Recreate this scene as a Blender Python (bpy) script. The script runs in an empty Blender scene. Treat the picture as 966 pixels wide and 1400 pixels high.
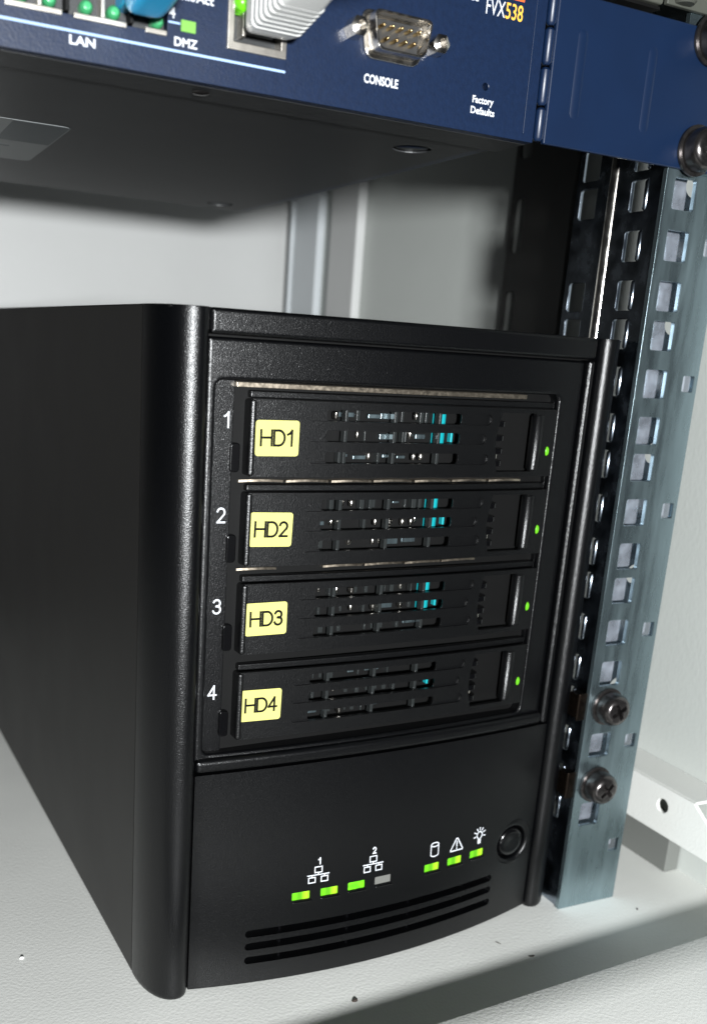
import bpy, bmesh, math, random
from mathutils import Vector, Matrix
random.seed(7)
MM = 0.001
scene = bpy.context.scene
COL = scene.collection

# ------------------------------------------------------------------ camera
YAW, PITCH, ROLL = 0.4563, -0.2707, 0.0639
fwd = Vector((math.sin(YAW)*math.cos(PITCH), math.cos(YAW)*math.cos(PITCH), math.sin(PITCH)))
rt0 = Vector((math.cos(YAW), -math.sin(YAW), 0)); up0 = rt0.cross(fwd)
RT = rt0*math.cos(ROLL) + up0*math.sin(ROLL); UP = up0*math.cos(ROLL) - rt0*math.sin(ROLL)
CAM = Vector((-24.0, -261.6, 206.5))
cam_d = bpy.data.cameras.new('camera'); cam = bpy.data.objects.new('camera', cam_d); COL.objects.link(cam)
M = Matrix((RT, UP, -fwd)).transposed().to_4x4(); M.translation = CAM*MM
cam.matrix_world = M
cam_d.sensor_fit = 'VERTICAL'; cam_d.sensor_height = 36; cam_d.sensor_width = 24.84
cam_d.lens = 36*1341.6/1400; cam_d.shift_x = 69.4/1400; cam_d.shift_y = 150.1/1400
cam_d.clip_start = 0.01; cam_d.clip_end = 50
cam_d.dof.use_dof = True; cam_d.dof.focus_distance = 0.306; cam_d.dof.aperture_fstop = 12.5
scene.camera = cam

# ------------------------------------------------------------------ light: dim room, camera flash, room lamp low in front
world = bpy.data.worlds.new('World'); scene.world = world; world.use_nodes = True
bg = world.node_tree.nodes['Background']; bg.inputs[0].default_value = (0.75, 0.85, 1.0, 1); bg.inputs[1].default_value = 0.022
def area_lamp(name, loc, target, size, watts, color):
    d = bpy.data.lights.new(name, 'AREA'); d.shape = 'DISK'; d.size = size*MM; d.energy = watts; d.color = color
    o = bpy.data.objects.new(name, d); COL.objects.link(o)
    o.location = Vector(loc)*MM
    o.rotation_euler = (Vector(target)-Vector(loc)).to_track_quat('-Z', 'Y').to_euler()
    return o
# one strong frontal light a little behind the camera, as the shadows of the router and of the sill show
area_lamp('flash_lamp', (-73, -640, 214.4), (150, 60, 150), 56, 14.0, (0.96, 0.985, 1.0))
scene.view_settings.view_transform = 'Standard'; scene.view_settings.look = 'None'
scene.view_settings.exposure = 0.0; scene.view_settings.gamma = 1.0
scene.view_settings.use_curve_mapping = False
scene.render.resolution_x = 706; scene.render.resolution_y = 1024

# ------------------------------------------------------------------ materials
def mat(name, color, rough=0.5, metal=0.0, bump=0.0, bscale=1000, bdist=0.00003, detail=2.0, emit=None, estr=0,
        var=0.0, vscale=60, rvar=0.0, spec=0.5, coat=0.0, stretch=None, speck=None):
    m = bpy.data.materials.new(name); m.use_nodes = True
    nt = m.node_tree; p = nt.nodes['Principled BSDF']
    p.inputs['Base Color'].default_value = (*color, 1); p.inputs['Roughness'].default_value = rough
    p.inputs['Metallic'].default_value = metal; p.inputs['Specular IOR Level'].default_value = spec
    p.inputs['Coat Weight'].default_value = coat
    tc = nt.nodes.new('ShaderNodeTexCoord'); src = tc.outputs['Object']
    if stretch:
        mp = nt.nodes.new('ShaderNodeMapping'); mp.inputs['Scale'].default_value = stretch
        nt.links.new(src, mp.inputs[0]); src2 = mp.outputs[0]
    else: src2 = src
    if bump:
        n = nt.nodes.new('ShaderNodeTexNoise'); n.inputs['Scale'].default_value = bscale; n.inputs['Detail'].default_value = detail
        nt.links.new(src, n.inputs['Vector'])
        b = nt.nodes.new('ShaderNodeBump'); b.inputs['Strength'].default_value = bump; b.inputs['Distance'].default_value = bdist
        nt.links.new(n.outputs['Fac'], b.inputs['Height']); nt.links.new(b.outputs[0], p.inputs['Normal'])
    if var or rvar:
        n2 = nt.nodes.new('ShaderNodeTexNoise'); n2.inputs['Scale'].default_value = vscale; n2.inputs['Detail'].default_value = 5
        nt.links.new(src2, n2.inputs['Vector'])
        if var:
            r = nt.nodes.new('ShaderNodeValToRGB')
            lo = tuple(c*(1-var) for c in color); hi = tuple(min(1, c*(1+var)) for c in color)
            r.color_ramp.elements[0].position = .3; r.color_ramp.elements[0].color = (*lo, 1)
            r.color_ramp.elements[1].position = .7; r.color_ramp.elements[1].color = (*hi, 1)
            nt.links.new(n2.outputs['Fac'], r.inputs[0]); nt.links.new(r.outputs[0], p.inputs['Base Color'])
        if rvar:
            mr = nt.nodes.new('ShaderNodeMapRange'); mr.inputs[1].default_value = .3; mr.inputs[2].default_value = .7
            mr.inputs[3].default_value = max(.03, rough-rvar); mr.inputs[4].default_value = rough+rvar
            nt.links.new(n2.outputs['Fac'], mr.inputs[0]); nt.links.new(mr.outputs[0], p.inputs['Roughness'])
    if emit:
        p.inputs['Emission Color'].default_value = (*emit, 1); p.inputs['Emission Strength'].default_value = estr
    return m
BEZEL = mat('grained_black_plastic', (.0007,.0008,.0011), .31, spec=.44, bump=.95, bscale=3400, bdist=.00008, detail=1.0)
SIDE = mat('satin_black_steel', (.012,.0113,.0105), .46, bump=.25, bscale=3500, bdist=.00002, var=.04, vscale=30, rvar=.02, spec=.3)
TRAY = mat('tray_black_plastic', (.0010,.0011,.0013), .34, spec=.5, bump=.95, bscale=3400, bdist=.00008, detail=1.0)
GLOSS = mat('gloss_black_plastic', (.0015,.0015,.0018), .2, spec=.5, bump=.15, bscale=800)
DARK = mat('bay_black', (.0012,.0012,.0012), .6, spec=.2, bump=.2, bscale=900)
BRONZE = mat('bronze_shield_metal', (.50,.43,.34), .34, 1.0, var=.1, vscale=900, rvar=.06)
ZINC = mat('zinc_plated_steel', (.29,.375,.405), .29, .95, bump=.2, bscale=1500, bdist=.00002, var=.09, vscale=240, rvar=.09, stretch=(1,1,.15))
ZINC_IN = mat('zinc_plated_steel_inner', (.27,.31,.36), .22, 1.0, var=.2, vscale=150, rvar=.1)
ZINC_WEB = mat('zinc_plated_steel_web', (.44,.47,.53), .3, .78, bump=.3, bscale=300, bdist=.0002, var=.3, vscale=160, rvar=.1)
SCREW = mat('black_nickel_screw', (.10,.092,.09), .27, .93, bump=.15, bscale=1200, var=.3, vscale=500)
NUT = mat('browned_spring_steel', (.016,.011,.008), .35, .9, var=.4, vscale=600)
WHITE = mat('off_white_powder_coat', (.68,.685,.65), .45, bump=.55, bscale=850, bdist=.0002, detail=2.5, var=.03, vscale=25, rvar=.05)
WALLM = mat('grey_white_cabinet_paint', (.50,.505,.495), .5, bump=.45, bscale=420, bdist=.00025, var=.03, vscale=12)
SIDEW = mat('grey_side_panel_paint', (.45,.47,.445), .5, bump=.5, bscale=600, bdist=.0002, var=.03, vscale=12)
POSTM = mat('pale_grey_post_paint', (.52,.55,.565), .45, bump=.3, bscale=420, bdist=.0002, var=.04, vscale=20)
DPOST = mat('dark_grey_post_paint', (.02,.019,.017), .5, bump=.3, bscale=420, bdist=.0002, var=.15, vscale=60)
NAVY = mat('navy_hammered_paint', (.0036,.0110,.034), .36, bump=.75, bscale=1500, bdist=.00006, var=.12, vscale=700)
NAVYS = mat('navy_smooth_paint', (.0023,.0102,.034), .38, bump=.35, bscale=1300, bdist=.00004, var=.08, vscale=60)
COVER = mat('charcoal_router_cover', (.025,.026,.027), .42, bump=.6, bscale=1700, bdist=.00004, var=.1, vscale=80)
CHROME = mat('nickel_connector_metal', (.72,.68,.62), .2, 1.0, bump=.2, bscale=900, rvar=.08, vscale=300)
GOLDPIN = mat('gold_pin', (.80,.58,.28), .25, 1.0, bump=.1, bscale=900)
STEELP = mat('port_shield_steel', (.62,.58,.52), .35, 1.0, var=.15, vscale=400)
INK = mat('white_print', (.55,.57,.60), .5, bump=.1, bscale=900)
LBLUE = mat('pale_blue_print', (.28,.40,.62), .5, bump=.1, bscale=900)
ORANGE = mat('orange_print', (.85,.12,.02), .5, bump=.1, bscale=900)
AMBER = mat('amber_print', (.80,.42,.05), .5, bump=.1, bscale=900)
YELLOW = mat('pale_yellow_sticker', (.46,.44,.125), .6, bump=.15, bscale=900, var=.03, vscale=200)
BLACKINK = mat('black_print', (.003,.003,.003), .6, spec=.1, bump=.1, bscale=900)
CYAN = mat('cyan_latch_plastic', (.006,.27,.30), .35, emit=None, bump=.1, bscale=900)
LGREY = mat('pale_grey_plug_plastic', (.60,.60,.58), .4, bump=.2, bscale=900)
MGREY = mat('grey_plug_plastic', (.22,.23,.24), .4, bump=.2, bscale=900)
BLUEP = mat('sky_blue_plug_plastic', (.008,.33,.60), .35, bump=.2, bscale=900)
LABELG = mat('silver_grey_label', (.17,.18,.18), .4, bump=.1, bscale=900)
LABELD = mat('dark_label_block', (.05,.06,.065), .4, bump=.1, bscale=900)
EQUIP = mat('grey_equipment_plastic', (.055,.058,.048), .45, bump=.4, bscale=900, var=.1, vscale=80)
GLASSY = mat('clear_light_pipe', (.018,.020,.020), .14, bump=.1, bscale=900)
LINT = mat('dark_lint', (.03,.02,.015), .8, bump=.2, bscale=900)
LINTW = mat('white_lint', (.85,.85,.82), .7, bump=.2, bscale=900)
LED_G = mat('lit_green_led', (.08,.35,.01), .3, emit=(.13,.62,.0), estr=.75, bump=.1, bscale=900)
LED_Y = mat('lit_yellow_green_led', (.3,.5,.02), .3, emit=(.50,.85,.02), estr=1.0, bump=.1, bscale=900)
LED_T = mat('lit_tray_led', (.05,.2,.01), .2, emit=(.15,.55,.01), estr=.8, bump=.1, bscale=900)
LED_S = mat('lit_status_lens', (.06,.2,.01), .25, emit=(.2,.6,0), estr=1.0, bump=.1, bscale=900)
nt = LED_S.node_tree; tc = nt.nodes.new('ShaderNodeTexCoord'); sp = nt.nodes.new('ShaderNodeSeparateXYZ'); rp0 = nt.nodes.new('ShaderNodeValToRGB')
nt.links.new(tc.outputs['Generated'], sp.inputs[0]); nt.links.new(sp.outputs[0], rp0.inputs[0]); nt.links.new(rp0.outputs[0], nt.nodes['Principled BSDF'].inputs['Emission Color'])
cr = rp0.color_ramp; cr.elements[0].color = (.07,.40,.0,1); cr.elements[1].position = 1; cr.elements[1].color = (.22,.55,.0,1)
for pos, c in ((.18,(.13,.62,.0)), (.36,(.05,.25,.0)), (.52,(.06,.30,.0)), (.64,(.42,.80,.01)), (.84,(.62,.90,.03))):
    e = cr.elements.new(pos); e.color = (*c, 1)
LED_OFF = mat('unlit_grey_led', (.13,.13,.12), .3, bump=.3, bscale=900)

for m, lo, hi, sc in ((LED_G, .10, .95, 520), (LED_Y, .45, 1.25, 420)):     # uneven glow inside the lens
    nt = m.node_tree; p = nt.nodes['Principled BSDF']
    tc = nt.nodes.new('ShaderNodeTexCoord'); n = nt.nodes.new('ShaderNodeTexNoise'); n.inputs['Scale'].default_value = sc; n.inputs['Detail'].default_value = 0
    r = nt.nodes.new('ShaderNodeMapRange'); r.inputs[1].default_value = .35; r.inputs[2].default_value = .65; r.inputs[3].default_value = lo; r.inputs[4].default_value = hi
    nt.links.new(tc.outputs['Object'], n.inputs['Vector']); nt.links.new(n.outputs['Fac'], r.inputs[0]); nt.links.new(r.outputs[0], p.inputs['Emission Strength'])

# ------------------------------------------------------------------ mesh helpers (millimetres in, metres out)
def tag(o, label=None, cat=None, group=None, kind=None):
    if label: o['label'] = label
    if cat: o['category'] = cat
    if group: o['group'] = group
    if kind: o['kind'] = kind
    return o
def empty(name, loc=(0,0,0), rz=0.0, label=None, cat=None, group=None):
    o = bpy.data.objects.new(name, None); COL.objects.link(o); o.empty_display_size = .02
    o.location = Vector(loc)*MM; o.rotation_euler = (0,0,rz)
    return tag(o, label, cat, group)
def add_box(bm, x0, x1, y0, y1, z0, z1, nx=1):
    xs = [x0+(x1-x0)*i/nx for i in range(nx+1)]
    rings = [[bm.verts.new((x,y,z)) for (y,z) in ((y0,z0),(y1,z0),(y1,z1),(y0,z1))] for x in xs]
    for a, b in zip(rings, rings[1:]):
        for k in range(4): bm.faces.new((a[k], b[k], b[(k+1)%4], a[(k+1)%4]))
    bm.faces.new(rings[0]); bm.faces.new(rings[-1][::-1])
def add_slab(bm, x0, x1, y0, y1, z0, z1, nx, nz):
    g = {}
    for f, y in ((0, y0), (1, y1)):
        for i in range(nx+1):
            for k in range(nz+1): g[f,i,k] = bm.verts.new((x0+(x1-x0)*i/nx, y, z0+(z1-z0)*k/nz))
    for f in (0, 1):
        for i in range(nx):
            for k in range(nz): bm.faces.new((g[f,i,k], g[f,i+1,k], g[f,i+1,k+1], g[f,i,k+1]))
    for i in range(nx):
        for k in (0, nz): bm.faces.new((g[0,i,k], g[0,i+1,k], g[1,i+1,k], g[1,i,k]))
    for k in range(nz):
        for i in (0, nx): bm.faces.new((g[0,i,k], g[0,i,k+1], g[1,i,k+1], g[1,i,k]))
def add_prism(bm, pts, axis, a0, a1):
    """extrude a 2D polygon; axis 'y': pts are (x,z); 'x': (y,z); 'z': (x,y)"""
    def P(p, a):
        return (p[0],a,p[1]) if axis == 'y' else ((a,p[0],p[1]) if axis == 'x' else (p[0],p[1],a))
    A = [bm.verts.new(P(p,a0)) for p in pts]; B = [bm.verts.new(P(p,a1)) for p in pts]
    n = len(pts)
    bm.faces.new(A); bm.faces.new(B[::-1])
    for i in range(n): bm.faces.new((A[i], B[i], B[(i+1)%n], A[(i+1)%n]))
def rrect(x0, x1, z0, z1, r, n=4):
    pts = []
    for cx, cz, a in ((x1-r,z1-r,0),(x0+r,z1-r,90),(x0+r,z0+r,180),(x1-r,z0+r,270)):
        for i in range(n+1):
            t = math.radians(a+90*i/n); pts.append((cx+r*math.cos(t), cz+r*math.sin(t)))
    return pts
def circle(cx, cz, r, n=24, rz=None):
    return [(cx+r*math.cos(2*math.pi*i/n), cz+(rz or r)*math.sin(2*math.pi*i/n)) for i in range(n)]
def add_lathe(bm, prof, c, axis='y', n=32):
    """profile (radius, along axis); c = centre"""
    rings = []
    for r, d in prof:
        if r < 1e-6: rings.append([bm.verts.new((c[0],c[1]+d,c[2]) if axis=='y' else ((c[0]+d,c[1],c[2]) if axis=='x' else (c[0],c[1],c[2]+d)))]); continue
        ring = []
        for i in range(n):
            t = 2*math.pi*i/n; u, v = r*math.cos(t), r*math.sin(t)
            ring.append(bm.verts.new((c[0]+u,c[1]+d,c[2]+v) if axis=='y' else ((c[0]+d,c[1]+u,c[2]+v) if axis=='x' else (c[0]+u,c[1]+v,c[2]+d))))
        rings.append(ring)
    for a, b in zip(rings, rings[1:]):
        if len(a) == 1 and len(b) == 1: continue
        for i in range(n):
            j = (i+1) % n
            if len(a) == 1: bm.faces.new((a[0], b[i], b[j]))
            elif len(b) == 1: bm.faces.new((a[i], a[j], b[0]))
            else: bm.faces.new((a[i], a[j], b[j], b[i]))
def bm_mesh(bm, recalc=True):
    if recalc: bmesh.ops.recalc_face_normals(bm, faces=bm.faces)
    me = bpy.data.meshes.new('tmp'); bm.to_mesh(me); bm.free(); return me
def cut_bevel(me, cutter=None, bevel=0, seg=2, ang=35, clamp=True):
    for p in me.polygons: p.use_smooth = True
    o = bpy.data.objects.new('tmp', me); COL.objects.link(o); tmp = []
    for cm in (cutter or []):
        c = bpy.data.objects.new('tmpc', cm); COL.objects.link(c); tmp.append(c)
        b = o.modifiers.new('b', 'BOOLEAN'); b.operation = 'DIFFERENCE'; b.solver = 'EXACT'; b.object = c
    if bevel:
        w = o.modifiers.new('v', 'BEVEL'); w.width = bevel; w.segments = seg; w.limit_method = 'ANGLE'; w.angle_limit = math.radians(ang); w.use_clamp_overlap = clamp
        wn = o.modifiers.new('w', 'WEIGHTED_NORMAL'); wn.weight = 80; wn.keep_sharp = True
    dg = bpy.context.evaluated_depsgraph_get()
    r = bpy.data.meshes.new_from_object(o.evaluated_get(dg))
    bpy.data.objects.remove(o); bpy.data.meshes.remove(me)
    for c in tmp:
        cm = c.data; bpy.data.objects.remove(c); bpy.data.meshes.remove(cm)
    return r
def put(name, me, m, parent=None, warp=None, smooth=40, loc=(0,0,0)):
    for v in me.vertices:
        co = v.co
        if warp: co = Vector(warp(co))
        v.co = co*MM
    me.materials.clear(); me.materials.append(m)
    if smooth and not me.has_custom_normals:
        for p in me.polygons: p.use_smooth = True
        me.set_sharp_from_angle(angle=math.radians(smooth))
    me.name = name
    o = bpy.data.objects.new(name, me); COL.objects.link(o); o.location = Vector(loc)*MM
    if parent: o.parent = parent
    return o
def build(name, bm, m, parent=None, cut=None, bevel=0, seg=2, warp=None, smooth=40, loc=(0,0,0), ang=35, clamp=True):
    me = bm_mesh(bm)
    if cut is not None or bevel: me = cut_bevel(me, [bm_mesh(c) for c in (cut if isinstance(cut, (list, tuple)) else [cut])] if cut is not None else None, bevel, seg, ang, clamp)
    return put(name, me, m, parent, warp, smooth, loc)
def NB(): return bmesh.new()
def boxo(name, b, m, parent=None, bevel=0, warp=None, nx=1, seg=2):
    bm = NB(); add_box(bm, *b, nx=nx); return build(name, bm, m, parent, bevel=bevel, warp=warp, seg=seg)
def text_mesh(s, h, bold=0.0, width=None, align='c', shear=0.0):
    cu = bpy.data.curves.new('t', 'FONT'); cu.body = s; cu.size = 10; cu.offset = bold; cu.shear = shear; cu.resolution_u = 3
    o = bpy.data.objects.new('t', cu); COL.objects.link(o)
    me = bpy.data.meshes.new_from_object(o.evaluated_get(bpy.context.evaluated_depsgraph_get()))
    bpy.data.objects.remove(o); bpy.data.curves.remove(cu)
    xs = [v.co.x for v in me.vertices]
    k = h/6.95                                  # cap height of the built-in face at size 10
    w = (max(xs)-min(xs))*k; kx = k*(width/w if width else 1); w = width or w
    for v in me.vertices:
        u = (v.co.x-min(xs))*kx - (w/2 if align == 'c' else 0); t = v.co.y*k
        v.co = (u, 0, t)
    return me
def text(name, s, x, y, z, h, m, parent, bold=0.0, width=None, align='c', warp=None, **k):
    me = text_mesh(s, h, bold, width, align, **k)
    for v in me.vertices: v.co = (v.co.x+x, y, v.co.z+z)
    return put(name, me, m, parent, warp=warp, smooth=0)
def stroke(bm, pts, w, y, closed=False):
    n = len(pts); segs = [(pts[i], pts[(i+1) % n]) for i in range(n if closed else n-1)]
    for i, (a, b) in enumerate(segs):
        dx, dz = b[0]-a[0], b[1]-a[1]; l = math.hypot(dx, dz) or 1; ux, uz = dx/l*w/2, dz/l*w/2
        yy = y - .004*(i % 2)
        q = [(a[0]-ux-uz, a[1]-uz+ux), (a[0]-ux+uz, a[1]-uz-ux), (b[0]+ux+uz, b[1]+uz-ux), (b[0]+ux-uz, b[1]+uz+ux)]
        bm.faces.new([bm.verts.new((p[0], yy, p[1])) for p in q])

def glyph(ch):
    A = lambda cx, cz, a, b, t0, t1, n=10: [(cx+a*math.cos(math.radians(t0+(t1-t0)*k/n)), cz+b*math.sin(math.radians(t0+(t1-t0)*k/n))) for k in range(n+1)]
    return {'H': (.72, [[(0,0),(0,1)],[(.72,0),(.72,1)],[(0,.52),(.72,.52)]]),
            'D': (.70, [[(0,0),(0,1),(.30,1)]+A(.30,.5,.40,.5,90,-90,14)+[(0,0)]]),
            '1': (.46, [[(.06,.74),(.20,.82),(.33,1),(.33,0)]]),
            '2': (.54, [A(.27,.72,.26,.28,165,-35,10)+[(.03,.02),(.55,.02)]]),
            '3': (.54, [A(.27,.75,.24,.25,160,-70,9)+[(.24,.53)], [(.24,.53)]+A(.27,.28,.27,.28,85,-160,10)]),
            '4': (.56, [[(.42,0),(.42,1),(.0,.30),(.58,.30)]])}[ch]
def stroke_text(name, s, x, y, z, h, w, m, parent, warp=None, gap=.16, width=None):
    bm = NB(); pen = 0; lay = []
    for ch in s:
        wd, st = glyph(ch); lay.append((pen, st)); pen += wd+gap
    pen -= gap; kx = (width/pen) if width else h
    q = 0
    for p, st in lay:
        for pts in st:
            stroke(bm, [(x+(p+u)*kx-pen*kx/2, z+v*h) for u, v in pts], w, y-.006*q); q += 1
    return put(name, bm_mesh(bm, False), m, parent, warp=warp, smooth=0)

# ------------------------------------------------------------------ cabinet shell (setting)
LIP = 10.5
def lip_line(x): return -50.7 + (x-151.3)*.0508
boxo('floor', (-380, 302, -58, 461, -3, 0), WHITE)['kind'] = 'structure'
bm = NB()   # raised front sill: flat top, rolled front edge
prof = [(0,-3),(0,LIP-.8),(-.25,LIP-.25),(-.8,LIP),(-14,LIP),(-40,LIP)] + [(-40-9*math.sin(math.radians(a)), LIP-9+9*math.cos(math.radians(a))) for a in range(10,91,10)] + [(-49,-20),(-46,-20),(-46,-3)]
xs = [-380 + 29*i for i in range(26)]
R = [[bm.verts.new((x, lip_line(x)+p[0], p[1])) for p in prof] for x in xs]
for a, b in zip(R, R[1:]):
    for k in range(len(prof)): bm.faces.new((a[k], b[k], b[(k+1) % len(prof)], a[(k+1) % len(prof)]))
bm.faces.new(R[0]); bm.faces.new(R[-1][::-1])
tag(build('front_sill', bm, WHITE, smooth=50), kind='structure')
tag(boxo('side_wall', (296, 302, -46, 455, 0, 420), SIDEW), kind='structure')
tag(boxo('back_wall', (58, 302, 455.2, 461, 0, 420), WALLM), kind='structure')
tag(boxo('unseen_dark_panel', (-380, 57.5, 455.2, 461, 0, 420), DPOST), kind='structure')  # unseen dark panel, added to darken reflections on the box side
# rear corner: two pale uprights with a dark joint between them
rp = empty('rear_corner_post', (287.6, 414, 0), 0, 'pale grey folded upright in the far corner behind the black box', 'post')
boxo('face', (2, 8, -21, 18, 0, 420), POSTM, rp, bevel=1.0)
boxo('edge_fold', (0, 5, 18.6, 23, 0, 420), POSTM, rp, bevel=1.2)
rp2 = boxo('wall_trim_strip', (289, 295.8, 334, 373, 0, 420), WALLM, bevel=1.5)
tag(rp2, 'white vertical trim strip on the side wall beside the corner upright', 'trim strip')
# dark slotted post on the side wall
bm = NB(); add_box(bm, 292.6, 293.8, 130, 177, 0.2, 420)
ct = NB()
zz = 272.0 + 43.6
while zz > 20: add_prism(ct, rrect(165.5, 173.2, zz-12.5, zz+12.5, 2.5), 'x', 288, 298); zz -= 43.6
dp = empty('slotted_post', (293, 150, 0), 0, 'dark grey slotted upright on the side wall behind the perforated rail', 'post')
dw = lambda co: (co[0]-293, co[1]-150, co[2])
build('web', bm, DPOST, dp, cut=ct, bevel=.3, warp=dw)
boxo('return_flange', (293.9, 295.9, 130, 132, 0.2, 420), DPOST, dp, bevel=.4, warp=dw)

# side beam near the floor
bb = empty('side_beam', (275, 0, 0), 0, 'white painted side beam with round hole near the floor right of the rail', 'beam')
bm = NB(); add_prism(bm, [(-23.6,23.3),(300,23.3),(300,43.6),(-11.7,43.6),(-19.4,38.2),(-23.6,31)], 'x', 0, 1.6)
ct = NB(); add_prism(ct, circle(3.4, 35.6, 2.9, 28), 'x', -3, 5)
for yy in (60,120,180): add_prism(ct, circle(yy, 35.6, 2.9, 28), 'x', -3, 5)
build('web', bm, WHITE, bb, cut=ct, bevel=.4)
boxo('top_flange', (1.8, 20.8, -11.2, 300, 42.2, 43.5), WHITE, bb, bevel=.4)
boxo('bottom_flange', (1.8, 12, -21, 300, 23.4, 24.6), WHITE, bb, bevel=.3)
boxo('foot', (13, 20.5, 8, 290, 0.05, 23.2), mat('shaded_foot_grey', (.13,.135,.125), .5, bump=.3, bscale=420, bdist=.0002), bb, bevel=.5)  # foot coloured dark to stand for the shade under the beam

# ------------------------------------------------------------------ rack rail
Z0 = 262.6
PAT = [15.875, 15.875, 12.7]
HOLES = []   # (index, z)
z = Z0 + 12.7 + 15.875*2
for i in range(-3, 20):
    HOLES.append((i, z)); z -= PAT[i % 3]
rail = empty('rack_rail', (238, 0, 0), 0, 'zinc plated perforated rack rail standing on the floor right of the black box', 'rack rail')
RX = 238.0
def railp(co): return (co[0]-RX, co[1], co[2])
bm = NB(); add_box(bm, 224.2, 252.2, 0, 1.9, 0.1, 330)
ct = NB()
for i, z in HOLES:
    if z > 30: add_prism(ct, rrect(232.9-4.75, 232.9+4.75, z-4.75, z+4.75, .8, 3), 'y', -4, 6)
for k in range(-1, 6):
    z = 202.7 + 44.6 - 44.6*k + .2
    if z > 15: add_prism(ct, rrect(245.4, 250.4, z-2.7, z+2.7, .6, 3), 'y', -4, 6)
build('front_face', bm, ZINC, rail, cut=ct, bevel=.28, warp=railp)
bm = NB(); add_box(bm, 225.0, 226.6, 2.2, 24.2, 0.1, 330)
ct = NB()
for i, z in HOLES:
    if z > 30: add_prism(ct, rrect(8.4, 16.5, z-4.9, z+4.9, .8, 3), 'x', 220, 230)
build('side_flange', bm, ZINC_IN, rail, cut=ct, bevel=.3, warp=railp)
bm = NB(); add_lathe(bm, [(0,0.2),(2.3,0.2),(2.3,330),(0,330)], (226.2, 25.6, 0), 'z', 24)
build('bend_ridge', bm, CHROME, rail, warp=railp)
bm = NB(); add_box(bm, 226.8, 228.2, 26.4, 46.5, 0.1, 330)
ct = NB()
for i, z in HOLES:
    if i % 3 != 1 and z > 30: add_prism(ct, rrect(35.6, 44.2, z-5, z+5, .8, 3), 'x', 220, 235)
build('rear_flange', bm, ZINC_IN, rail, cut=ct, bevel=.35, warp=railp)
bm = NB(); add_box(bm, 227.0, 256, 6.6, 7.8, 0.1, 330)
ct = NB()
for k in range(8): add_prism(ct, circle(243.2, 267.0-44.45*k, 3.6, 24), 'y', 3, 12)
build('inner_web', bm, ZINC_WEB, rail, cut=ct, bevel=.3, warp=railp)
glintme = None  # added bars that catch the light as bright streaks in the flange holes
for i, z in HOLES:
    if z < 30 or z > 280: continue
    if glintme is None:
        bm = NB(); add_lathe(bm, [(0,-5.0),(.6,-4.8),(1.0,-4.2),(1.0,4.2),(.6,4.8),(0,5.0)], (0,0,0), 'z', 14)
        o = build('glint_bar', bm, ZINC_IN, rail, loc=(225.6-RX, 9.4, z)); glintme = o.data
    else:
        o = bpy.data.objects.new('glint_bar', glintme); COL.objects.link(o); o.parent = rail; o.location = Vector((225.6-RX, 9.4, z))*MM
def screw(name, parent, x, y, z, rot=0.4, r=6.2, depth=7.5):
    """pan head screw with a cross recess, head towards -y"""
    bm = NB(); add_lathe(bm, [(0,0),(r,0),(r,-depth*.62),(r*.95,-depth*.78),(r*.84,-depth*.9),(r*.66,-depth*.97),(r*.35,-depth),(0,-depth)], (0,0,0), 'y', 36)
    ct = NB()
    a, b = r*.54, r*.13; c, sn = math.cos(rot), math.sin(rot)
    pts = [(a,-b),(a,b),(b,b),(b,a),(-b,a),(-b,b),(-a,b),(-a,-b),(-b,-b),(-b,-a),(b,-a),(b,-b)]
    add_prism(ct, [(px*c-pz*sn, px*sn+pz*c) for px, pz in pts], 'y', -depth-2, -depth*.55)
    o = build(name, bm, SCREW, parent, cut=ct, bevel=.12, seg=1, loc=(x,y,z), smooth=35)
    bm = NB(); add_lathe(bm, [(0,-.2),(r*1.16,-.2),(r*1.16,-1.0),(r*.9,-1.25),(0,-1.25)], (0,0,0), 'y', 32)
    w = build('washer', bm, SCREW, o)
    return o
for z, rr in ((HOLES[15][1], .5), (HOLES[17][1], .75)):
    s = screw('screw', rail, 232.9-RX, -.05, z, rr)
    bm = NB(); add_box(bm, -12.0, 5.5, 2.3, 7.5, -4.6, 4.6); add_box(bm, -12.4, -8.2, 1.2, 2.2, -5.4, 5.4)
    build('cage_nut', bm, NUT, s, bevel=.6)

# ------------------------------------------------------------------ router
ZR = 269.1
router = empty('router', (4, 0, ZR), 0, 'navy blue rack mounted router with CONSOLE socket hanging above the black box', 'router')
def rp_(co): return (co[0]-4, co[1], co[2]-ZR)
# front panel with cut-outs
bm = NB(); add_box(bm, -161, 169.2, -1.2, 2.0, ZR+.2, ZR+42.5)
ct = NB()
PORTS = [(17.0,31.4),(33.6,46.8),(46.9,57.2)]
add_prism(ct, rrect(18.0, 56.8, ZR+9.6, ZR+24, .4, 2), 'y', -4, 6)
add_prism(ct, rrect(72.9, 87.9, ZR+9.5, ZR+23.5, .4, 2), 'y', -4, 6)
add_prism(ct, circle(150.8, ZR+12.4, 1.0, 20), 'y', -4, 6)
build('front_panel', bm, NAVY, router, cut=ct, bevel=.9, seg=3, warp=rp_)
boxo('ear_edge_bead', (165.2, 166.0, -1.5, -1.1, ZR+2.2, ZR+41), NAVYS, router, bevel=.2, warp=rp_)
boxo('bottom_lip', (-160.6, 169, 2.2, 16.5, ZR+.15, ZR+1.6), COVER, router, bevel=.05, warp=rp_)
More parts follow.
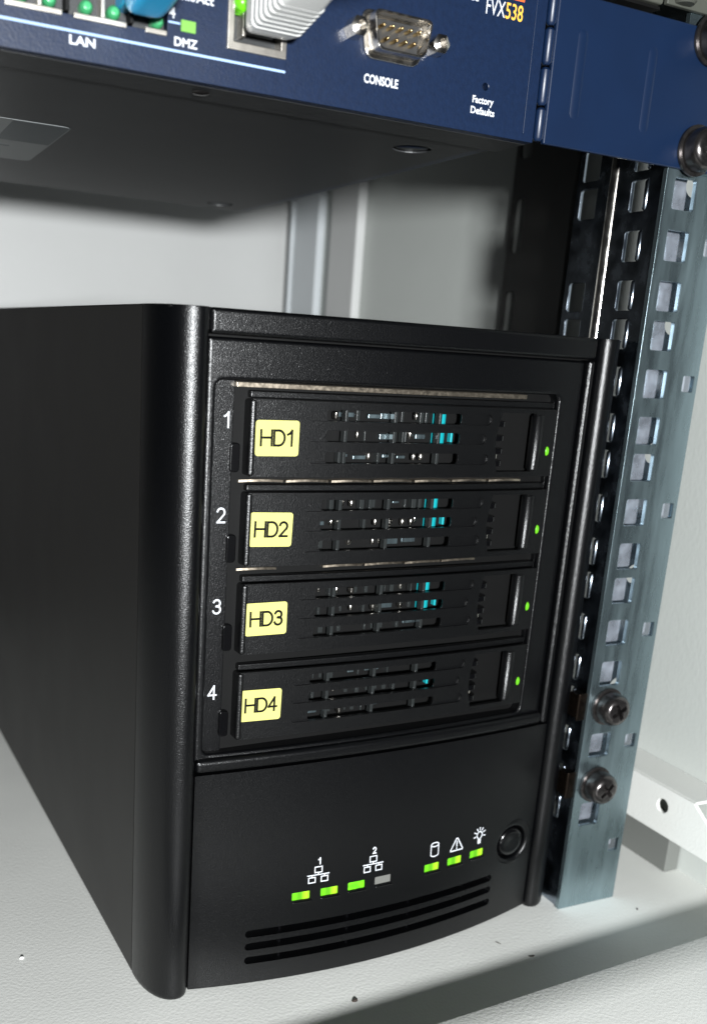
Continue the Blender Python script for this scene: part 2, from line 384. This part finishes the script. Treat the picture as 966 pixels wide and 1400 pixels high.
# bottom cover with two oval dimples, screw dimple
bm = NB(); add_box(bm, -160.6, 164.0, 17.0, 224, ZR+.6, ZR+3)
ct = NB()
for (cx, cy) in ((148.9,34),(148.9,207.7),(-145,34),(-145,207)): add_prism(ct, circle(cx, cy, 6.2, 32), 'z', ZR-2, ZR+1.9)
cov = build('bottom_cover', bm, COVER, router, cut=ct, bevel=.06, warp=rp_)
boxo('side_seam', (164.4, 168.8, 17.0, 224, ZR+.9, ZR+4), NAVYS, router, bevel=.4, warp=rp_)
boxo('housing', (-160.4, 168.6, 2.4, 223.6, ZR+3.2, ZR+42.2), COVER, router, bevel=.6, warp=rp_)
for cx, cy in ((148.9,34),(148.9,207.7)):
    bm = NB(); add_lathe(bm, [(0,.6),(5.6,.6),(5.6,.25),(5.0,-.15),(0,-.15)], (cx,cy,ZR+1.1), 'z', 28)
    build('dimple_disc', bm, NAVYS, cov, warp=rp_)
bm = NB(); add_lathe(bm, [(0,.3),(2.6,.3),(2.6,-.1),(2.0,-.6),(0,-.8)], (69.2,8.6,ZR+.4), 'z', 24)
build('underside_screw', bm, SCREW, router, warp=rp_)
bm = NB(); add_prism(bm, rrect(-60, 52, 82, 158, 3), 'z', ZR+.45, ZR+.58)
lab = build('underside_label', bm, LABELG, router, warp=rp_)
boxo('dark_block', (34, 51.5, 82.6, 118, ZR+.40, ZR+.44), LABELD, lab, warp=rp_)
boxo('dark_block', (-58, 28, 84, 92, ZR+.40, ZR+.44), LABELD, lab, warp=rp_)
boxo('text_line', (-50, 40, 128, 130.5, ZR+.40, ZR+.44), LABELD, lab, warp=rp_)
boxo('text_line', (-50, 36, 138, 140.5, ZR+.40, ZR+.44), LABELD, lab, warp=rp_)
# mounting ear
ear = empty('mounting_ear', (0,0,0)); ear.parent = router
bm = NB(); add_box(bm, 172.6, 241.3, -1.9, -.15, ZR+.4, ZR+41)
build('plate', bm, NAVYS, ear, bevel=.5, seg=3, warp=rp_)
zs = [270.0, 279.6, 290.3, 300.6, 311.0]
for a, b in zip(zs, zs[1:]):
    bm = NB(); add_lathe(bm, [(0,0),(.9,.1),(1.55,.9),(1.55,b-a-1.3),(.9,b-a-.6),(0,b-a-.5)], (171.2,-.7,a), 'z', 18)
    build('bend_segment', bm, NAVYS, ear, warp=rp_)
for cx, h in ((182.6,0),(209.9,0)):
    bm = NB(); n = 14
    add_lathe(bm, [(0,0),(.7,.1),(1.8,.8),(2.2,1.9),(2.2,22.8),(1.8,24.0),(.7,24.7),(0,24.8)], (cx,-1.6,277.0), 'z', 18)
    for v in bm.verts: v.co.y = -1.6 + (v.co.y+1.6)*.22
    build('pressed_rib', bm, NAVYS, ear, warp=rp_)
bm = NB(); add_box(bm, 236.5, 241.2, -1.95, .05, ZR-.2, ZR+.3)
build('lower_edge', bm, ZINC, ear, bevel=.1, warp=rp_)
screw('screw', router, 232.6-4, -1.95, HOLES[2][1]-ZR, .35, r=6.6, depth=7.0)
screw('screw', router, 232.6-4, -1.95, HOLES[0][1]-ZR, -.2, r=6.6, depth=7.0)
# print
YF = -1.24
text('console_print', 'CONSOLE', 117.0, YF, 276.6, 2.1, INK, router, bold=.28, width=10.6, warp=rp_)
text('factory_print', 'Factory', 150.4, YF, 277.0, 1.75, INK, router, bold=.25, width=7.2, warp=rp_)
text('defaults_print', 'Defaults', 150.6, YF, 274.2, 1.75, INK, router, bold=.25, width=8.2, warp=rp_)
text('model_print', 'FVX', 148.4, YF, 299.6, 4.0, INK, router, bold=.0, width=6.4, align='l', warp=rp_)
text('model_number_print', '538', 155.0, YF, 299.6, 4.0, AMBER, router, bold=.05, width=5.9, align='l', warp=rp_)
text('small_print', 'SEC', 142.2, YF, 302.0, 1.5, INK, router, bold=.1, align='l', warp=rp_)
boxo('orange_bar', (146, 161.0, YF, -1.15, 304.6, 305.8), ORANGE, router, warp=rp_)
text('lan_print', 'LAN', 36.0, YF, 272.5, 1.9, INK, router, bold=.25, width=6.2, warp=rp_)
text('dmz_print', 'DMZ', 61.6, YF, 276.5, 1.9, INK, router, bold=.25, width=6.0, warp=rp_)
text('link_print', 'Link/Act', 63.3, YF, 286.8, 2.0, INK, router, bold=.2, width=10.5, warp=rp_)
text('port_number_print', '4', 57.9, YF, 282.4, 2.2, INK, router, bold=.2, warp=rp_)
boxo('pale_rule', (-150, 88.6, YF, -1.15, 275.0, 275.55), LBLUE, router, warp=rp_)
boxo('number_rule', (57.0, 60.0, YF, -1.15, 281.2, 281.6), LBLUE, router, warp=rp_)
boxo('dmz_light', (60.2, 64.0, -1.5, -1.0, 279.8, 282.4), mat('dull_green_lens', (.13,.30,.06), .3, emit=(.12,.3,.03), estr=.35, bump=.1, bscale=900), router, bevel=.15, warp=rp_)
# socket blocks: steel shield, dark cavity, green light pipes
lan = empty('lan_socket', (0,0,0)); lan.parent = router
boxo('cavity', (18.2, 56.6, 6, 8, 278.8, 292.8), DARK, lan, warp=rp_)
for a, b in ((18.2,31.2),(33.9,46.6),(51.2,56.6)):
    boxo('shield_rim', (a, b, -1.7, 4, 278.0, 279.2), STEELP, lan, bevel=.2, warp=rp_)
for a in (32.0, 47.4, 25.6, 40.4):
    boxo('divider', (a, a+1.0, -1.3, 4, 279.3, 292.6), STEELP if a in (25.6, 40.4) else DARK, lan, bevel=.2, warp=rp_)
for a in (22.2, 28.6, 37.2, 43.8, 54.6):
    bm = NB(); add_lathe(bm, [(0,-1.2),(.9,-1.0),(1.5,-.2),(1.6,.8),(1.6,4)], (a, -.2, 281.2), 'y', 18)
    build('light_pipe', bm, mat('green_light_pipe', (.05,.30,.12), .25, bump=.1, bscale=900) if 'green_light_pipe' not in bpy.data.materials else bpy.data.materials['green_light_pipe'], lan, warp=rp_)
wan = empty('wan_socket', (0,0,0)); wan.parent = router
boxo('cavity', (73.1, 87.7, 7, 9, 278.8, 292.4), DARK, wan, warp=rp_)
bm = NB(); add_box(bm, 72.2, 88.5, -1.9, 5, 278.0, 294)
ct = NB(); add_box(ct, 74.0, 86.9, -4, 8, 279.9, 292.2)
build('shield_rim', bm, STEELP, wan, cut=ct, bevel=.25, warp=rp_)
boxo('spring_finger', (76.2, 77.2, -1.6, 3, 281.4, 290), STEELP, wan, bevel=.3, warp=rp_)
bm = NB(); add_lathe(bm, [(0,-2.2),(1.2,-1.9),(1.9,-1.0),(2.0,0),(2.0,3)], (75.6, -2.0, 288.6), 'y', 22)
build('link_light', bm, LED_G, wan, warp=rp_)
# nine pin console connector
db = empty('console_connector', (0,0,0)); db.parent = router
def dpoly(cx, cz, w, h, sl, r=1.6):
    # D shaped outline, wide at top
    pts = [(cx-w/2, cz+h/2), (cx+w/2, cz+h/2), (cx+w/2-sl, cz-h/2), (cx-w/2+sl, cz-h/2)]
    out = []
    n = len(pts)
    for i in range(n):
        p, a, b = Vector(pts[i]), Vector(pts[i-1]), Vector(pts[(i+1) % n])
        u, v = (a-p).normalized(), (b-p).normalized()
        s, e = p+u*r*1.3, p+v*r*1.3
        for k in range(6):
            t = k/5; q = s*(1-t)**2 + p*2*t*(1-t) + e*t*t; out.append((q.x, q.y))
    return out
DX, DZ = 119.6, 288.2
bm = NB(); add_prism(bm, dpoly(DX, DZ, 20.6, 11.6, 1.9, 2.2), 'y', -2.0, -1.22)
build('flange', bm, CHROME, db, bevel=.3, warp=rp_)
bm = NB(); add_prism(bm, dpoly(DX, DZ, 18.2, 9.4, 1.8), 'y', -7.0, -2.02)
ct = NB(); add_prism(ct, dpoly(DX, DZ, 17.0, 8.2, 1.7), 'y', -10, -2.5)
build('shell', bm, CHROME, db, cut=ct, bevel=.2, warp=rp_)
boxo('insulator', (DX-6.8, DX+6.8, -2.9, -2.45, DZ-3.6, DZ+3.6), mat('black_insulator', (.02,.02,.02), .5, bump=.1, bscale=900), db, warp=rp_)
pinme = None
for row, (n, zz) in enumerate(((5, DZ+1.5), (4, DZ-1.5))):
    for k in range(n):
        px = DX + (k-(n-1)/2)*2.77
        if pinme is None:
            bm = NB(); add_lathe(bm, [(0,-3.6),(.35,-3.4),(.5,-3.0),(.5,0)], (0,0,0), 'y', 12); o = build('pin', bm, GOLDPIN, db, loc=(px-4,-2.9,zz-ZR)); pinme = o.data
        else:
            o = bpy.data.objects.new('pin', pinme); COL.objects.link(o); o.parent = db; o.location = Vector((px-4,-2.9,zz-ZR))*MM
for sx in (-1, 1):
    bm = NB(); add_lathe(bm, [(0,-5.6),(1.3,-5.6),(1.9,-5.3),(2.6,-4.9),(2.6,0)], (DX+sx*12.5, -1.25, DZ), 'y', 6)
    ct = NB(); add_lathe(ct, [(0,-8),(1.2,-8),(1.2,-3),(0,-3)], (DX+sx*12.5, -1.25, DZ), 'y', 16)
    build('jack_post', bm, CHROME, db, cut=ct, bevel=.25, warp=rp_)
# plugs
pl = empty('network_plug', (81.6, -.5, 286.2), 0, 'pale grey ribbed network plug in the socket left of the CONSOLE connector', 'plug')
boxo('plug_body', (-4.6, 4.6, -6, 5, -3.2, 3.6), MGREY, pl, bevel=.4)
bm = NB(); secs = [(-5.2,6.2,4.9),(-9,6.9,5.5),(-26,5.6,4.9),(-40,4.2,4.0)]
RR = []
for (y, w, h) in secs:
    pp = rrect(-w, w, -h, h, 1.6, 4); dz = (-y-5)*.07; RR.append([bm.verts.new((p[0]+(-y-5)*.0, y, p[1]+dz)) for p in pp])
for a, b in zip(RR, RR[1:]):
    for k in range(len(a)): bm.faces.new((a[k], a[(k+1) % len(a)], b[(k+1) % len(a)], b[k]))
bm.faces.new(RR[0]); bm.faces.new(RR[-1][::-1])
build('boot', bm, LGREY, pl, smooth=50)
for k in range(7):
    y = -10.5 - 2.3*k; w = 7.0-.16*k; h = 5.6-.10*k; dz = (-y-5)*.07
    bm = NB(); add_prism(bm, [(p[0], p[1]+dz) for p in rrect(-w, w, -h, h, 1.5, 4)], 'y', y-.6, y+.6)
    build('boot_rib', bm, LGREY, pl, bevel=.3)
bm = NB(); add_lathe(bm, [(0,0),(2.9,0),(2.9,-60),(0,-60)], (0,-40,2.4), 'y', 16); build('cable', bm, LGREY, pl)
bp_ = empty('blue_network_plug', (49.4, -.5, 285.2), 0, 'bright blue network plug in a LAN socket at the top left', 'plug')
boxo('plug_body', (-4.6, 4.6, -4.5, 5, -3.0, 3.4), BLUEP, bp_, bevel=.5)
bm = NB(); RR = []
for (y, w, h) in [(-4.8,4.6,5.0),(-8,5.0,5.6),(-13,5.0,5.4),(-30,4.2,4.4)]:
    pp = rrect(-w, w, -h, h, 2.6, 5); RR.append([bm.verts.new((p[0], y, p[1])) for p in pp])
for a, b in zip(RR, RR[1:]):
    for k in range(len(a)): bm.faces.new((a[k], a[(k+1) % len(a)], b[(k+1) % len(a)], b[k]))
bm.faces.new(RR[0]); bm.faces.new(RR[-1][::-1])
build('boot', bm, BLUEP, bp_, bevel=.6, smooth=50)
boxo('latch', (-9.0, 9.0, -4.6, -2.6, 3.4, 4.6), BLUEP, bp_, bevel=.3)

# unit above the router
eq = empty('rack_unit', (190, 0, 313), 0, 'grey unit mounted directly above the blue router at the top right', 'rack unit')
boxo('front', (-345, 22, -1, 220, .4, 42), EQUIP, eq, bevel=.8)
boxo('ear', (22.4, 51, -2.0, -.2, .6, 42), EQUIP, eq, bevel=.4)
bm = NB(); add_lathe(bm, [(0,0),(3.0,.2),(3.6,.9),(3.6,40),(0,40)], (28.5,-2.6,1.0), 'z', 24); build('handle_post', bm, EQUIP, eq)
boxo('gap_shade_slab', (-345, 22, .5, 200, -.6, .2), DARK, eq)  # dark slab put in as the shade between router and upper unit

# ------------------------------------------------------------------ storage box
NAS = (57.15, 16.92, 0); NTH = 0.0372; W, H = 168.0, 216.3
nas = empty('storage_box', NAS, NTH, 'black four bay network storage box standing on the cabinet floor', 'storage box')
def bow(x): return -16.1 - 3.4*(1-((x-84)/70.0)**2)
def bwl(co):
    x = min(max(co[0],14),154); b = 3.4+max(0,78-co[2])*.07
    return (co[0], co[1]-16.1-b*(1-((x-84)/70.0)**2), co[2])
def bw(co): return (co[0], co[1]+bow(min(max(co[0],14),154)), co[2])
bm = NB(); add_box(bm, .25, W-.25, .95, 236, .8, H-.3)
build('case', bm, SIDE, nas, bevel=.6, seg=3)
boxo('front_core', (1.6, W-1.6, -11, .2, .9, H-.9), DARK, nas, bevel=.5)
# pillars
PP = [(0,0),(.05,-2.5),(.35,-5.5),(.95,-8.6),(1.8,-11.4),(2.9,-13.8),(4.2,-15.8),(5.7,-17.3),(7.4,-18.3),(9.2,-18.75),(10.8,-18.6),(12.1,-18.0),(13.0,-17.0),(13.35,-15.8),(13.35,-9),(13.3,0)]
for side in (0, 1):
    pts = [(W-x if side else x, y) for x, y in PP]
    bm = NB(); rings = []
    zl = [(.25,.88,.0),(.5,.94,0),(1.3,.985,0),(2.4,1,0),(30,1,0),(60,1,0),(120,1,0),(180,1,0),(H-1.6,1,0),(H-.9,1,0),(H-.35,.99,0)]
    cx = (W-8 if side else 8); cy = -9
    for z, k, _ in zl: rings.append([bm.verts.new((cx+(x-cx)*k, cy+(y-cy)*k if y < -1 else y, z)) for x, y in pts])
    n = len(pts)
    for a, b in zip(rings, rings[1:]):
        for i in range(n): bm.faces.new((a[i], a[(i+1) % n], b[(i+1) % n], b[i]))
    bm.faces.new(rings[0][::-1]); bm.faces.new(rings[-1])
    build('pillar', bm, BEZEL, nas, smooth=55)
XL, XR = 13.95, 154.05
NX = 36
# top band, right border, frame, lower panel (modelled flat, then bowed)
boxo('top_band', (XL, XR, 0, 9, 209.0, H-.3), BEZEL, nas, bevel=1.3, warp=bw, nx=NX, seg=3)
boxo('top_plate', (2.5, W-2.5, -14.6, .7, H-1.2, H-.33), BEZEL, nas, bevel=.4)
boxo('right_border', (151.0, XR, .02, 9, 77.9, 208.7), BEZEL, nas, bevel=1.1, warp=bw, nx=2, seg=3)
bm = NB(); add_box(bm, XL, 150.9, 1.9, 8.5, 78.2, 208.4, nx=NX)
ct = NB(); add_prism(ct, rrect(17.0, 140.6, 83.6, 196.8, 2.2, 6), 'y', -3, 12)
build('bay_frame', bm, BEZEL, nas, cut=ct, bevel=1.3, seg=4, warp=bw, clamp=False)
boxo('bay_sill', (XL+.1, 150.8, -.2, 6, 78.0, 82.6), BEZEL, nas, bevel=1.7, warp=bw, nx=NX, seg=3)
boxo('number_strip', (16.6, 23.6, 5.0, 10, 83, 197.4), BEZEL, nas, bevel=.3, warp=bw, nx=2)
boxo('right_strip', (140.5, 142.4, 4.4, 9, 83, 197.4), BEZEL, nas, bevel=.3, warp=bw)
bm = NB(); add_slab(bm, XL, XR, 0, 6, 1.4, 77.6, NX, 9)
ct = NB()
VZ = [(18.9,),(14.3,),(9.2,)]
for zc in (19.6, 14.9, 9.8): add_prism(ct, rrect(32.2, 133.2, zc-1.35, zc+1.35, 1.2, 4), 'y', -4, 3.6)
LEDX = [51.2, 61.6, 71.9, 82.4, 103.2, 113.6, 124.2]
LW, LH, LZ = 6.6, 3.0, 31.0
LEDZ = [LZ-.2, LZ-.2, LZ, LZ+.1, LZ+.3, LZ+.5, LZ+.8]
for x, z in zip(LEDX, LEDZ): add_prism(ct, rrect(x-LW/2, x+LW/2, z-LH/2, z+LH/2, .35, 2), 'y', -3, 1.3)
add_prism(ct, circle(142.6, 31.4, 8.4, 40), 'y', -4, 4)
low = build('lower_panel', bm, BEZEL, nas, cut=ct, bevel=.4, seg=2, warp=bwl)
for x in (45, 70, 95, 120):
    for zc in (19.6, 14.9, 9.8): boxo('vent_rib', (x-.4, x+.4, 2.2, 3.4, zc-1.3, zc+1.3), GLOSS, low, warp=bwl)
# status lights
for i, (x, z) in enumerate(zip(LEDX, LEDZ)):
    t = empty('status_light', (0,0,0)); t.parent = nas
    if i == 3: boxo('lens', (x-LW/2+.1, x+LW/2-.1, .15, 1.2, z-LH/2+.1, z+LH/2-.1), LED_OFF, t, bevel=.2, warp=bwl)
    else:
        boxo('lens', (x-LW/2+.1, x+LW/2-.1, .15, 1.2, z-LH/2+.1, z+LH/2-.1), LED_S if i != 2 else LED_G, t, bevel=.25, warp=bwl)
    boxo('lens_ledge', (x-LW/2+.2, x+LW/2+.7, -.35, .2, z-LH/2-1.0, z-LH/2-.25), GLOSS, t, bevel=.3, warp=bwl)
# printed symbols
def net_icon(name, x, z, num):
    bm = NB(); y = -.05; w = .34
    stroke(bm, [(x-1.3,z+.9),(x+1.3,z+.9),(x+1.3,z+2.9),(x-1.3,z+2.9)], w, y, True)
    for s in (-1, 1): stroke(bm, [(x+s*2.3-1.2,z-2.6),(x+s*2.3+1.2,z-2.6),(x+s*2.3+1.2,z-.75),(x+s*2.3-1.2,z-.75)], w, y, True)
    stroke(bm, [(x-3.9,z+.05),(x+3.9,z+.05)], w, y-.01)
    for p in (((x,z+.1),(x,z+.9)), ((x-2.3,z),(x-2.3,z-.7)), ((x+2.3,z),(x+2.3,z-.7))): stroke(bm, list(p), w, y-.02)
    put(name, bm_mesh(bm, False), INK, nas, warp=bwl, smooth=0)
    stroke_text('network_number', num, x+.3, -.05, z+3.9, 2.1, .42, INK, nas, warp=bwl)
net_icon('network_symbol', 57.2, 37.6, '1'); net_icon('network_symbol', 78.1, 37.8, '2')
def icon(name, strokes, w=.36):
    bm = NB()
    for k, (pts, cl) in enumerate(strokes): stroke(bm, pts, w, -.05-.009*k, cl)
    put(name, bm_mesh(bm, False), INK, nas, warp=bwl, smooth=0)
x, z = 104.0, 38.0
el = lambda cx, cz, a, b, t0, t1, n=10: [(cx+a*math.cos(math.radians(t0+(t1-t0)*k/n)), cz+b*math.sin(math.radians(t0+(t1-t0)*k/n))) for k in range(n+1)]
icon('disk_symbol', [(el(x,z+1.9,1.65,.75,0,360,16)[:-1], True), ([(x-1.65,z+1.9)]+el(x,z-1.8,1.65,.8,180,360,10)+[(x+1.65,z+1.9)], False)])
x, z = 114.1, 37.5
icon('warning_symbol', [([(x-2.7,z-2),(x+2.7,z-2),(x+2.75,z-1.6),(x+.3,z+2.6),(x-.3,z+2.6),(x-2.75,z-1.6)], True), ([(x,z+1.5),(x,z-.4)], False), ([(x,z-1.1),(x,z-1.3)], False)], .44)
x, z = 124.9, 38.4
icon('lamp_symbol', [(el(x,z+.6,1.25,1.35,-60,240,14), False), ([(x-.55,z-.8),(x-.5,z-2.6),(x+.5,z-2.6),(x+.55,z-.8)], False), ([(x,z-1.0),(x,z-2.4)], False)] +
     [([(x+2.0*math.cos(math.radians(a)), z+.7+2.0*math.sin(math.radians(a))), (x+2.8*math.cos(math.radians(a)), z+.7+2.8*math.sin(math.radians(a)))], False) for a in (-15,25,60,90,120,155,195)], .42)
# power button
def bwc(x0):
    return lambda co: (co[0], co[1]+bow(x0)+(co[0]-x0)*.055*.9, co[2])
pb = empty('power_button', (0,0,0)); pb.parent = nas
bm = NB(); add_lathe(bm, [(8.3,3),(9.8,.1),(9.5,-.7),(8.6,-1.15),(7.6,-1.15),(7.0,-.7),(6.7,.8),(6.7,3)], (142.6,0,31.4), 'y', 48)
build('ring', bm, BEZEL, pb, warp=bwc(142.6), smooth=60)
bm = NB(); add_lathe(bm, [(0,-.35),(1.5,-.5),(3.4,-.85),(4.9,-.8),(5.7,-.2),(5.9,.8),(5.9,3)], (142.6,0,31.4), 'y', 48)
build('cap', bm, GLOSS, pb, warp=bwc(142.6), smooth=60)
# numbers beside the bays
TZ = [169.8, 142.9, 115.3, 87.3]; TH = 22.2
for n, (x, z) in enumerate(((21.6,183.6),(20.9,155.9),(20.7,128.2),(20.3,100.8))):
    stroke_text('bay_number', str(n+1), x, 4.94, z, 4.2, .5, INK, nas, warp=bw)
    bm = NB(); add_prism(bm, rrect(22.6, 25.6, TZ[n]+1.0, TZ[n]+9.5, 1.0, 3), 'y', 4.0, 7); o = build('lock_tab', bm, GLOSS, nas, bevel=.35, warp=bw)
# shield strips between the bays
boxo('shield_strip', (23.2, 126.4, 2.6, 7, 195.1, 196.5), BRONZE, nas, bevel=.15, warp=bw, nx=12)
for gi, z in enumerate(TZ[:3]):
    for q in [k for k in range(7) if random.random() < (.9, .55, .0)[gi]]:                                   # spring fingers, bent forward in the middle
        x0 = 26.0 + 15.0*q; n = 12; R = []
        yy0 = (5.2, 6.6, 7.2)[gi] + random.uniform(-.3, .3); amp = random.uniform(.5, 1.0)
        for i in range(n+1):
            t = i/n; x = x0 + 14.0*t; ph = math.sin(math.pi*t); dz = .3*ph
            R.append([bm_v for bm_v in ((x, yy0-amp*ph, z-2.0+dz), (x, 9, z-2.0+dz), (x, 9, z-1.35+dz), (x, yy0-amp*ph, z-1.35+dz))])
        bm = NB(); R = [[bm.verts.new(p) for p in r] for r in R]
        for a, b in zip(R, R[1:]):
            for k in range(4): bm.faces.new((a[k], b[k], b[(k+1) % 4], a[(k+1) % 4]))
        bm.faces.new(R[0]); bm.faces.new(R[-1][::-1])
        build('spring_finger', bm, BRONZE, nas, warp=bw)

# ------------------------------------------------------------------ four drive trays
def tray_warp(co): return (co[0], co[1]+1.3+bow(co[0]), co[2])
def make_tray():
    t = empty('drive_tray', NAS, NTH)
    bm = NB(); add_box(bm, 26.4, 138.3, .9, 2.4, 0, TH, nx=28)
    ct = NB(); ct2 = NB()
    for zc in (18.3, 12.2, 5.8):
        r1 = 110.4 if zc != 12.2 else 108.6
        for a, b in ((43.8, 53.0), (95.0, r1)): add_prism(ct, rrect(a, b, zc-1.75, zc+1.75, 1.6, 4), 'y', -2, 1.6)
        add_prism(ct2, rrect(50.2, 98.6, zc-1.7, zc+1.7, 1.0, 3), 'y', -1.9, 8)
    arc = [(114.6-1.6*math.sin(math.pi*k/8), 1.6+19.2*k/8) for k in range(9)]
    add_prism(ct, arc[::-1]+[(114.8,1.6),(129.4,1.6),(129.4,20.8),(114.8,20.8)][1:3], 'y', -2.1, 8.2)
    add_prism(ct, circle(136.2, 8.4, .95, 20, 1.75), 'y', -2.2, 2.0)
    face = build('face', bm, TRAY, t, cut=[ct2, ct], bevel=.3, seg=2, warp=tray_warp)
    boxo('upper_ledge', (26.2, 138.2, 2.6, 5, TH+.15, TH+2.3), TRAY, t, bevel=.5, warp=tray_warp, nx=20)
    boxo('left_edge', (25.5, 27.6, .45, 14, .1, TH-.1), TRAY, t, bevel=.95, warp=tray_warp, seg=4)
    boxo('carrier', (27, 138, 16, 60, .6, TH-.4), DARK, t, bevel=.3)
    boxo('grip_back', (112.2, 131, 8.4, 9.4, .6, TH-.6), DARK, t, warp=tray_warp)
    for zc in (4.2, 8.2, 12.4, 17.0):
        bm = NB(); add_prism(bm, [(112.8,1.9),(115.4,1.6),(117.2,2.2),(118.4,4.0),(118.9,8.2),(112.8,8.2)], 'z', zc-.95, zc+.95)
        build('grip_fin', bm, GLOSS, t, bevel=.25, warp=tray_warp)
    bm = NB(); add_lathe(bm, [(0,-1.0),(.8,-.8),(1.1,0),(1.1,1.4),(0,1.6)], (114.9,3.6,6.2), 'z', 12); build('latch_pin', bm, CHROME, t, warp=tray_warp)
    bm = NB(); add_lathe(bm, [(0,0),(1.0,.1),(2.2,.8),(2.2,18.3),(1.2,19.0),(0,19.1)], (131.3,2.3,1.55), 'z', 24)
    build('grip_ridge', bm, TRAY, t, warp=tray_warp, smooth=60)
    bm = NB(); add_lathe(bm, [(0,-.3),(.45,-.26),(.75,-.05),(.88,.4),(.88,1.4)], (136.2,.9,8.4), 'y', 20)
    for v in bm.verts: v.co.z = 8.4 + (v.co.z-8.4)*1.8
    build('activity_light', bm, LED_T, t, warp=tray_warp)
    for x in (57.4, 74.6, 91.2): boxo('slot_post', (x-.6, x+.6, 2.6, 5.2, 2.5, 20), GLASSY, t, bevel=.35, warp=tray_warp)
    return t
tray0 = make_tray()
def copy_tree(o, parent=None):
    c = o.copy(); COL.objects.link(c); c.parent = parent
    for ch in list(o.children): copy_tree(ch, c)
    return c
trays = [tray0] + [copy_tree(tray0) for _ in range(3)]
words = ['topmost', 'second', 'third', 'lowest']
for n, t in enumerate(trays):
    t.location = Vector((NAS[0]+1.8*math.cos(NTH), NAS[1]+1.8*math.sin(NTH), TZ[n]))*MM
    tag(t, f'{words[n]} black drive tray with yellow HD{n+1} sticker beside white number {n+1}', 'drive tray', 'drive trays in the storage box')
    dx = (.0, -.45, -.5, -.75)[n]
    ra = math.radians((.5, -.8, .9, -.4)[n])
    def stick(co, ra=ra, dx=dx):
        u, v = co[0]-34.2-dx, co[2]-11.2
        return tray_warp((34.2+dx+u*math.cos(ra)-v*math.sin(ra), co[1], 11.2+u*math.sin(ra)+v*math.cos(ra)))
    bm = NB(); add_prism(bm, rrect(27.4+dx, 41.0+dx, 6.1, 16.4, .9, 4), 'y', .68, .8)
    st = build('sticker', bm, YELLOW, t, warp=stick)
    stroke_text('sticker_text', f'HD{n+1}', 34.2+dx, .62, 9.2, 4.3, .68, BLACKINK, st, warp=stick, width=10.2)
    # what shows through the slots: bright drive frame corners, clips, cyan latch
    rnd = random.Random(n+3)
    for zc in (18.3, 12.2, 5.8):
        x = 50.8
        while x < (88 if n < 3 else 84):
            w = rnd.uniform(1.2, 3.6); y0 = rnd.uniform(3.9, 7.0); u = rnd.random()
            if u < (.36, .32, .16, .07)[n]:                       # a bright pin or screw head
                bm = NB(); rr = rnd.uniform(.5, 1.0); add_lathe(bm, [(0,-1.3),(rr*.7,-1.1),(rr,-.5),(rr,.8),(rr*.6,1.2),(0,1.3)], (x+rr, y0, zc+rnd.uniform(-.4,.4)), 'z', 12)
                build('drive_pin', bm, CHROME, t, warp=tray_warp); x += rr*2
            elif u < .62:                                         # a dark moulded web
                boxo('drive_clip', (x, x+w*.5, y0, y0+2.5, zc-1.9, zc+1.9), GLASSY, t, bevel=.35, warp=tray_warp); x += w*.5
            elif u < .62 + (.30, .26, .14, .06)[n]:                # a strip of drive sheet metal
                boxo('drive_plate', (x, x+w*1.6, y0+1, y0+2.0, zc-rnd.uniform(.4,1.2), zc+rnd.uniform(.3,1.0)), ZINC, t, bevel=.25, warp=tray_warp); x += w*1.6
            x += rnd.uniform(.6, 2.4)
    if n < 3:
        bm = NB(); add_lathe(bm, [(0,-2.4),(2.2,-2.4),(2.4,-2.1),(2.4,7.2),(0,7.2)], (93.6,7.4,12.2), 'z', 24); build('cyan_latch', bm, CYAN, t, warp=tray_warp)
    else:
        boxo('dark_latch', (95.6, 97.2, 6.6, 9, 11.0, 13.6), GLOSS, t, bevel=.3, warp=tray_warp)
    boxo('cyan_clip', (97.6, 98.4, 5.2, 8, 10.6, 13.8), CYAN, t, bevel=.2, warp=tray_warp)

# ------------------------------------------------------------------ specks on the floor
def speck(x, y, l, a, m, label, w=.35, bend=.3):
    bm = NB(); n = 6; R = []
    for i in range(n+1):
        t = i/n-.5; px = x+math.cos(a)*l*t - math.sin(a)*bend*l*(t*t-.1); py = y+math.sin(a)*l*t + math.cos(a)*bend*l*(t*t-.1)
        k = w*(1-(2*t)**2*.7)
        R.append([bm.verts.new((px-x-math.sin(a)*u, py-y+math.cos(a)*u, v)) for u, v in ((-k,.02),(k,.02),(k*.5,k*1.2),(-k*.5,k*1.2))])
    for p, q in zip(R, R[1:]):
        for k in range(4): bm.faces.new((p[k], q[k], q[(k+1) % 4], p[(k+1) % 4]))
    bm.faces.new(R[0]); bm.faces.new(R[-1][::-1])
    tag(build('lint_speck', bm, m, loc=(x,y,0)), label, 'speck', 'specks on the cabinet floor')
speck(122.1, -21.4, 2.4, .3, LINT, 'brown crumb on the floor below the vents of the black box', .6, .6)
speck(187.8, -10.4, 2.8, -1.2, LINT, 'thin dark fibre on the floor right of the black box corner', .16)
speck(194.6, -21.6, 2.6, -.2, LINT, 'curled dark fibre lying in the shaded strip behind the sill', .3, .9)
speck(255.3, -10.5, 1.4, 1.0, LINT, 'tiny dark dot on the floor in front of the rail foot', .35)
speck(25.0, 38.9, 1.6, .2, LINTW, 'tiny white crumb on the floor left of the black box', .55)
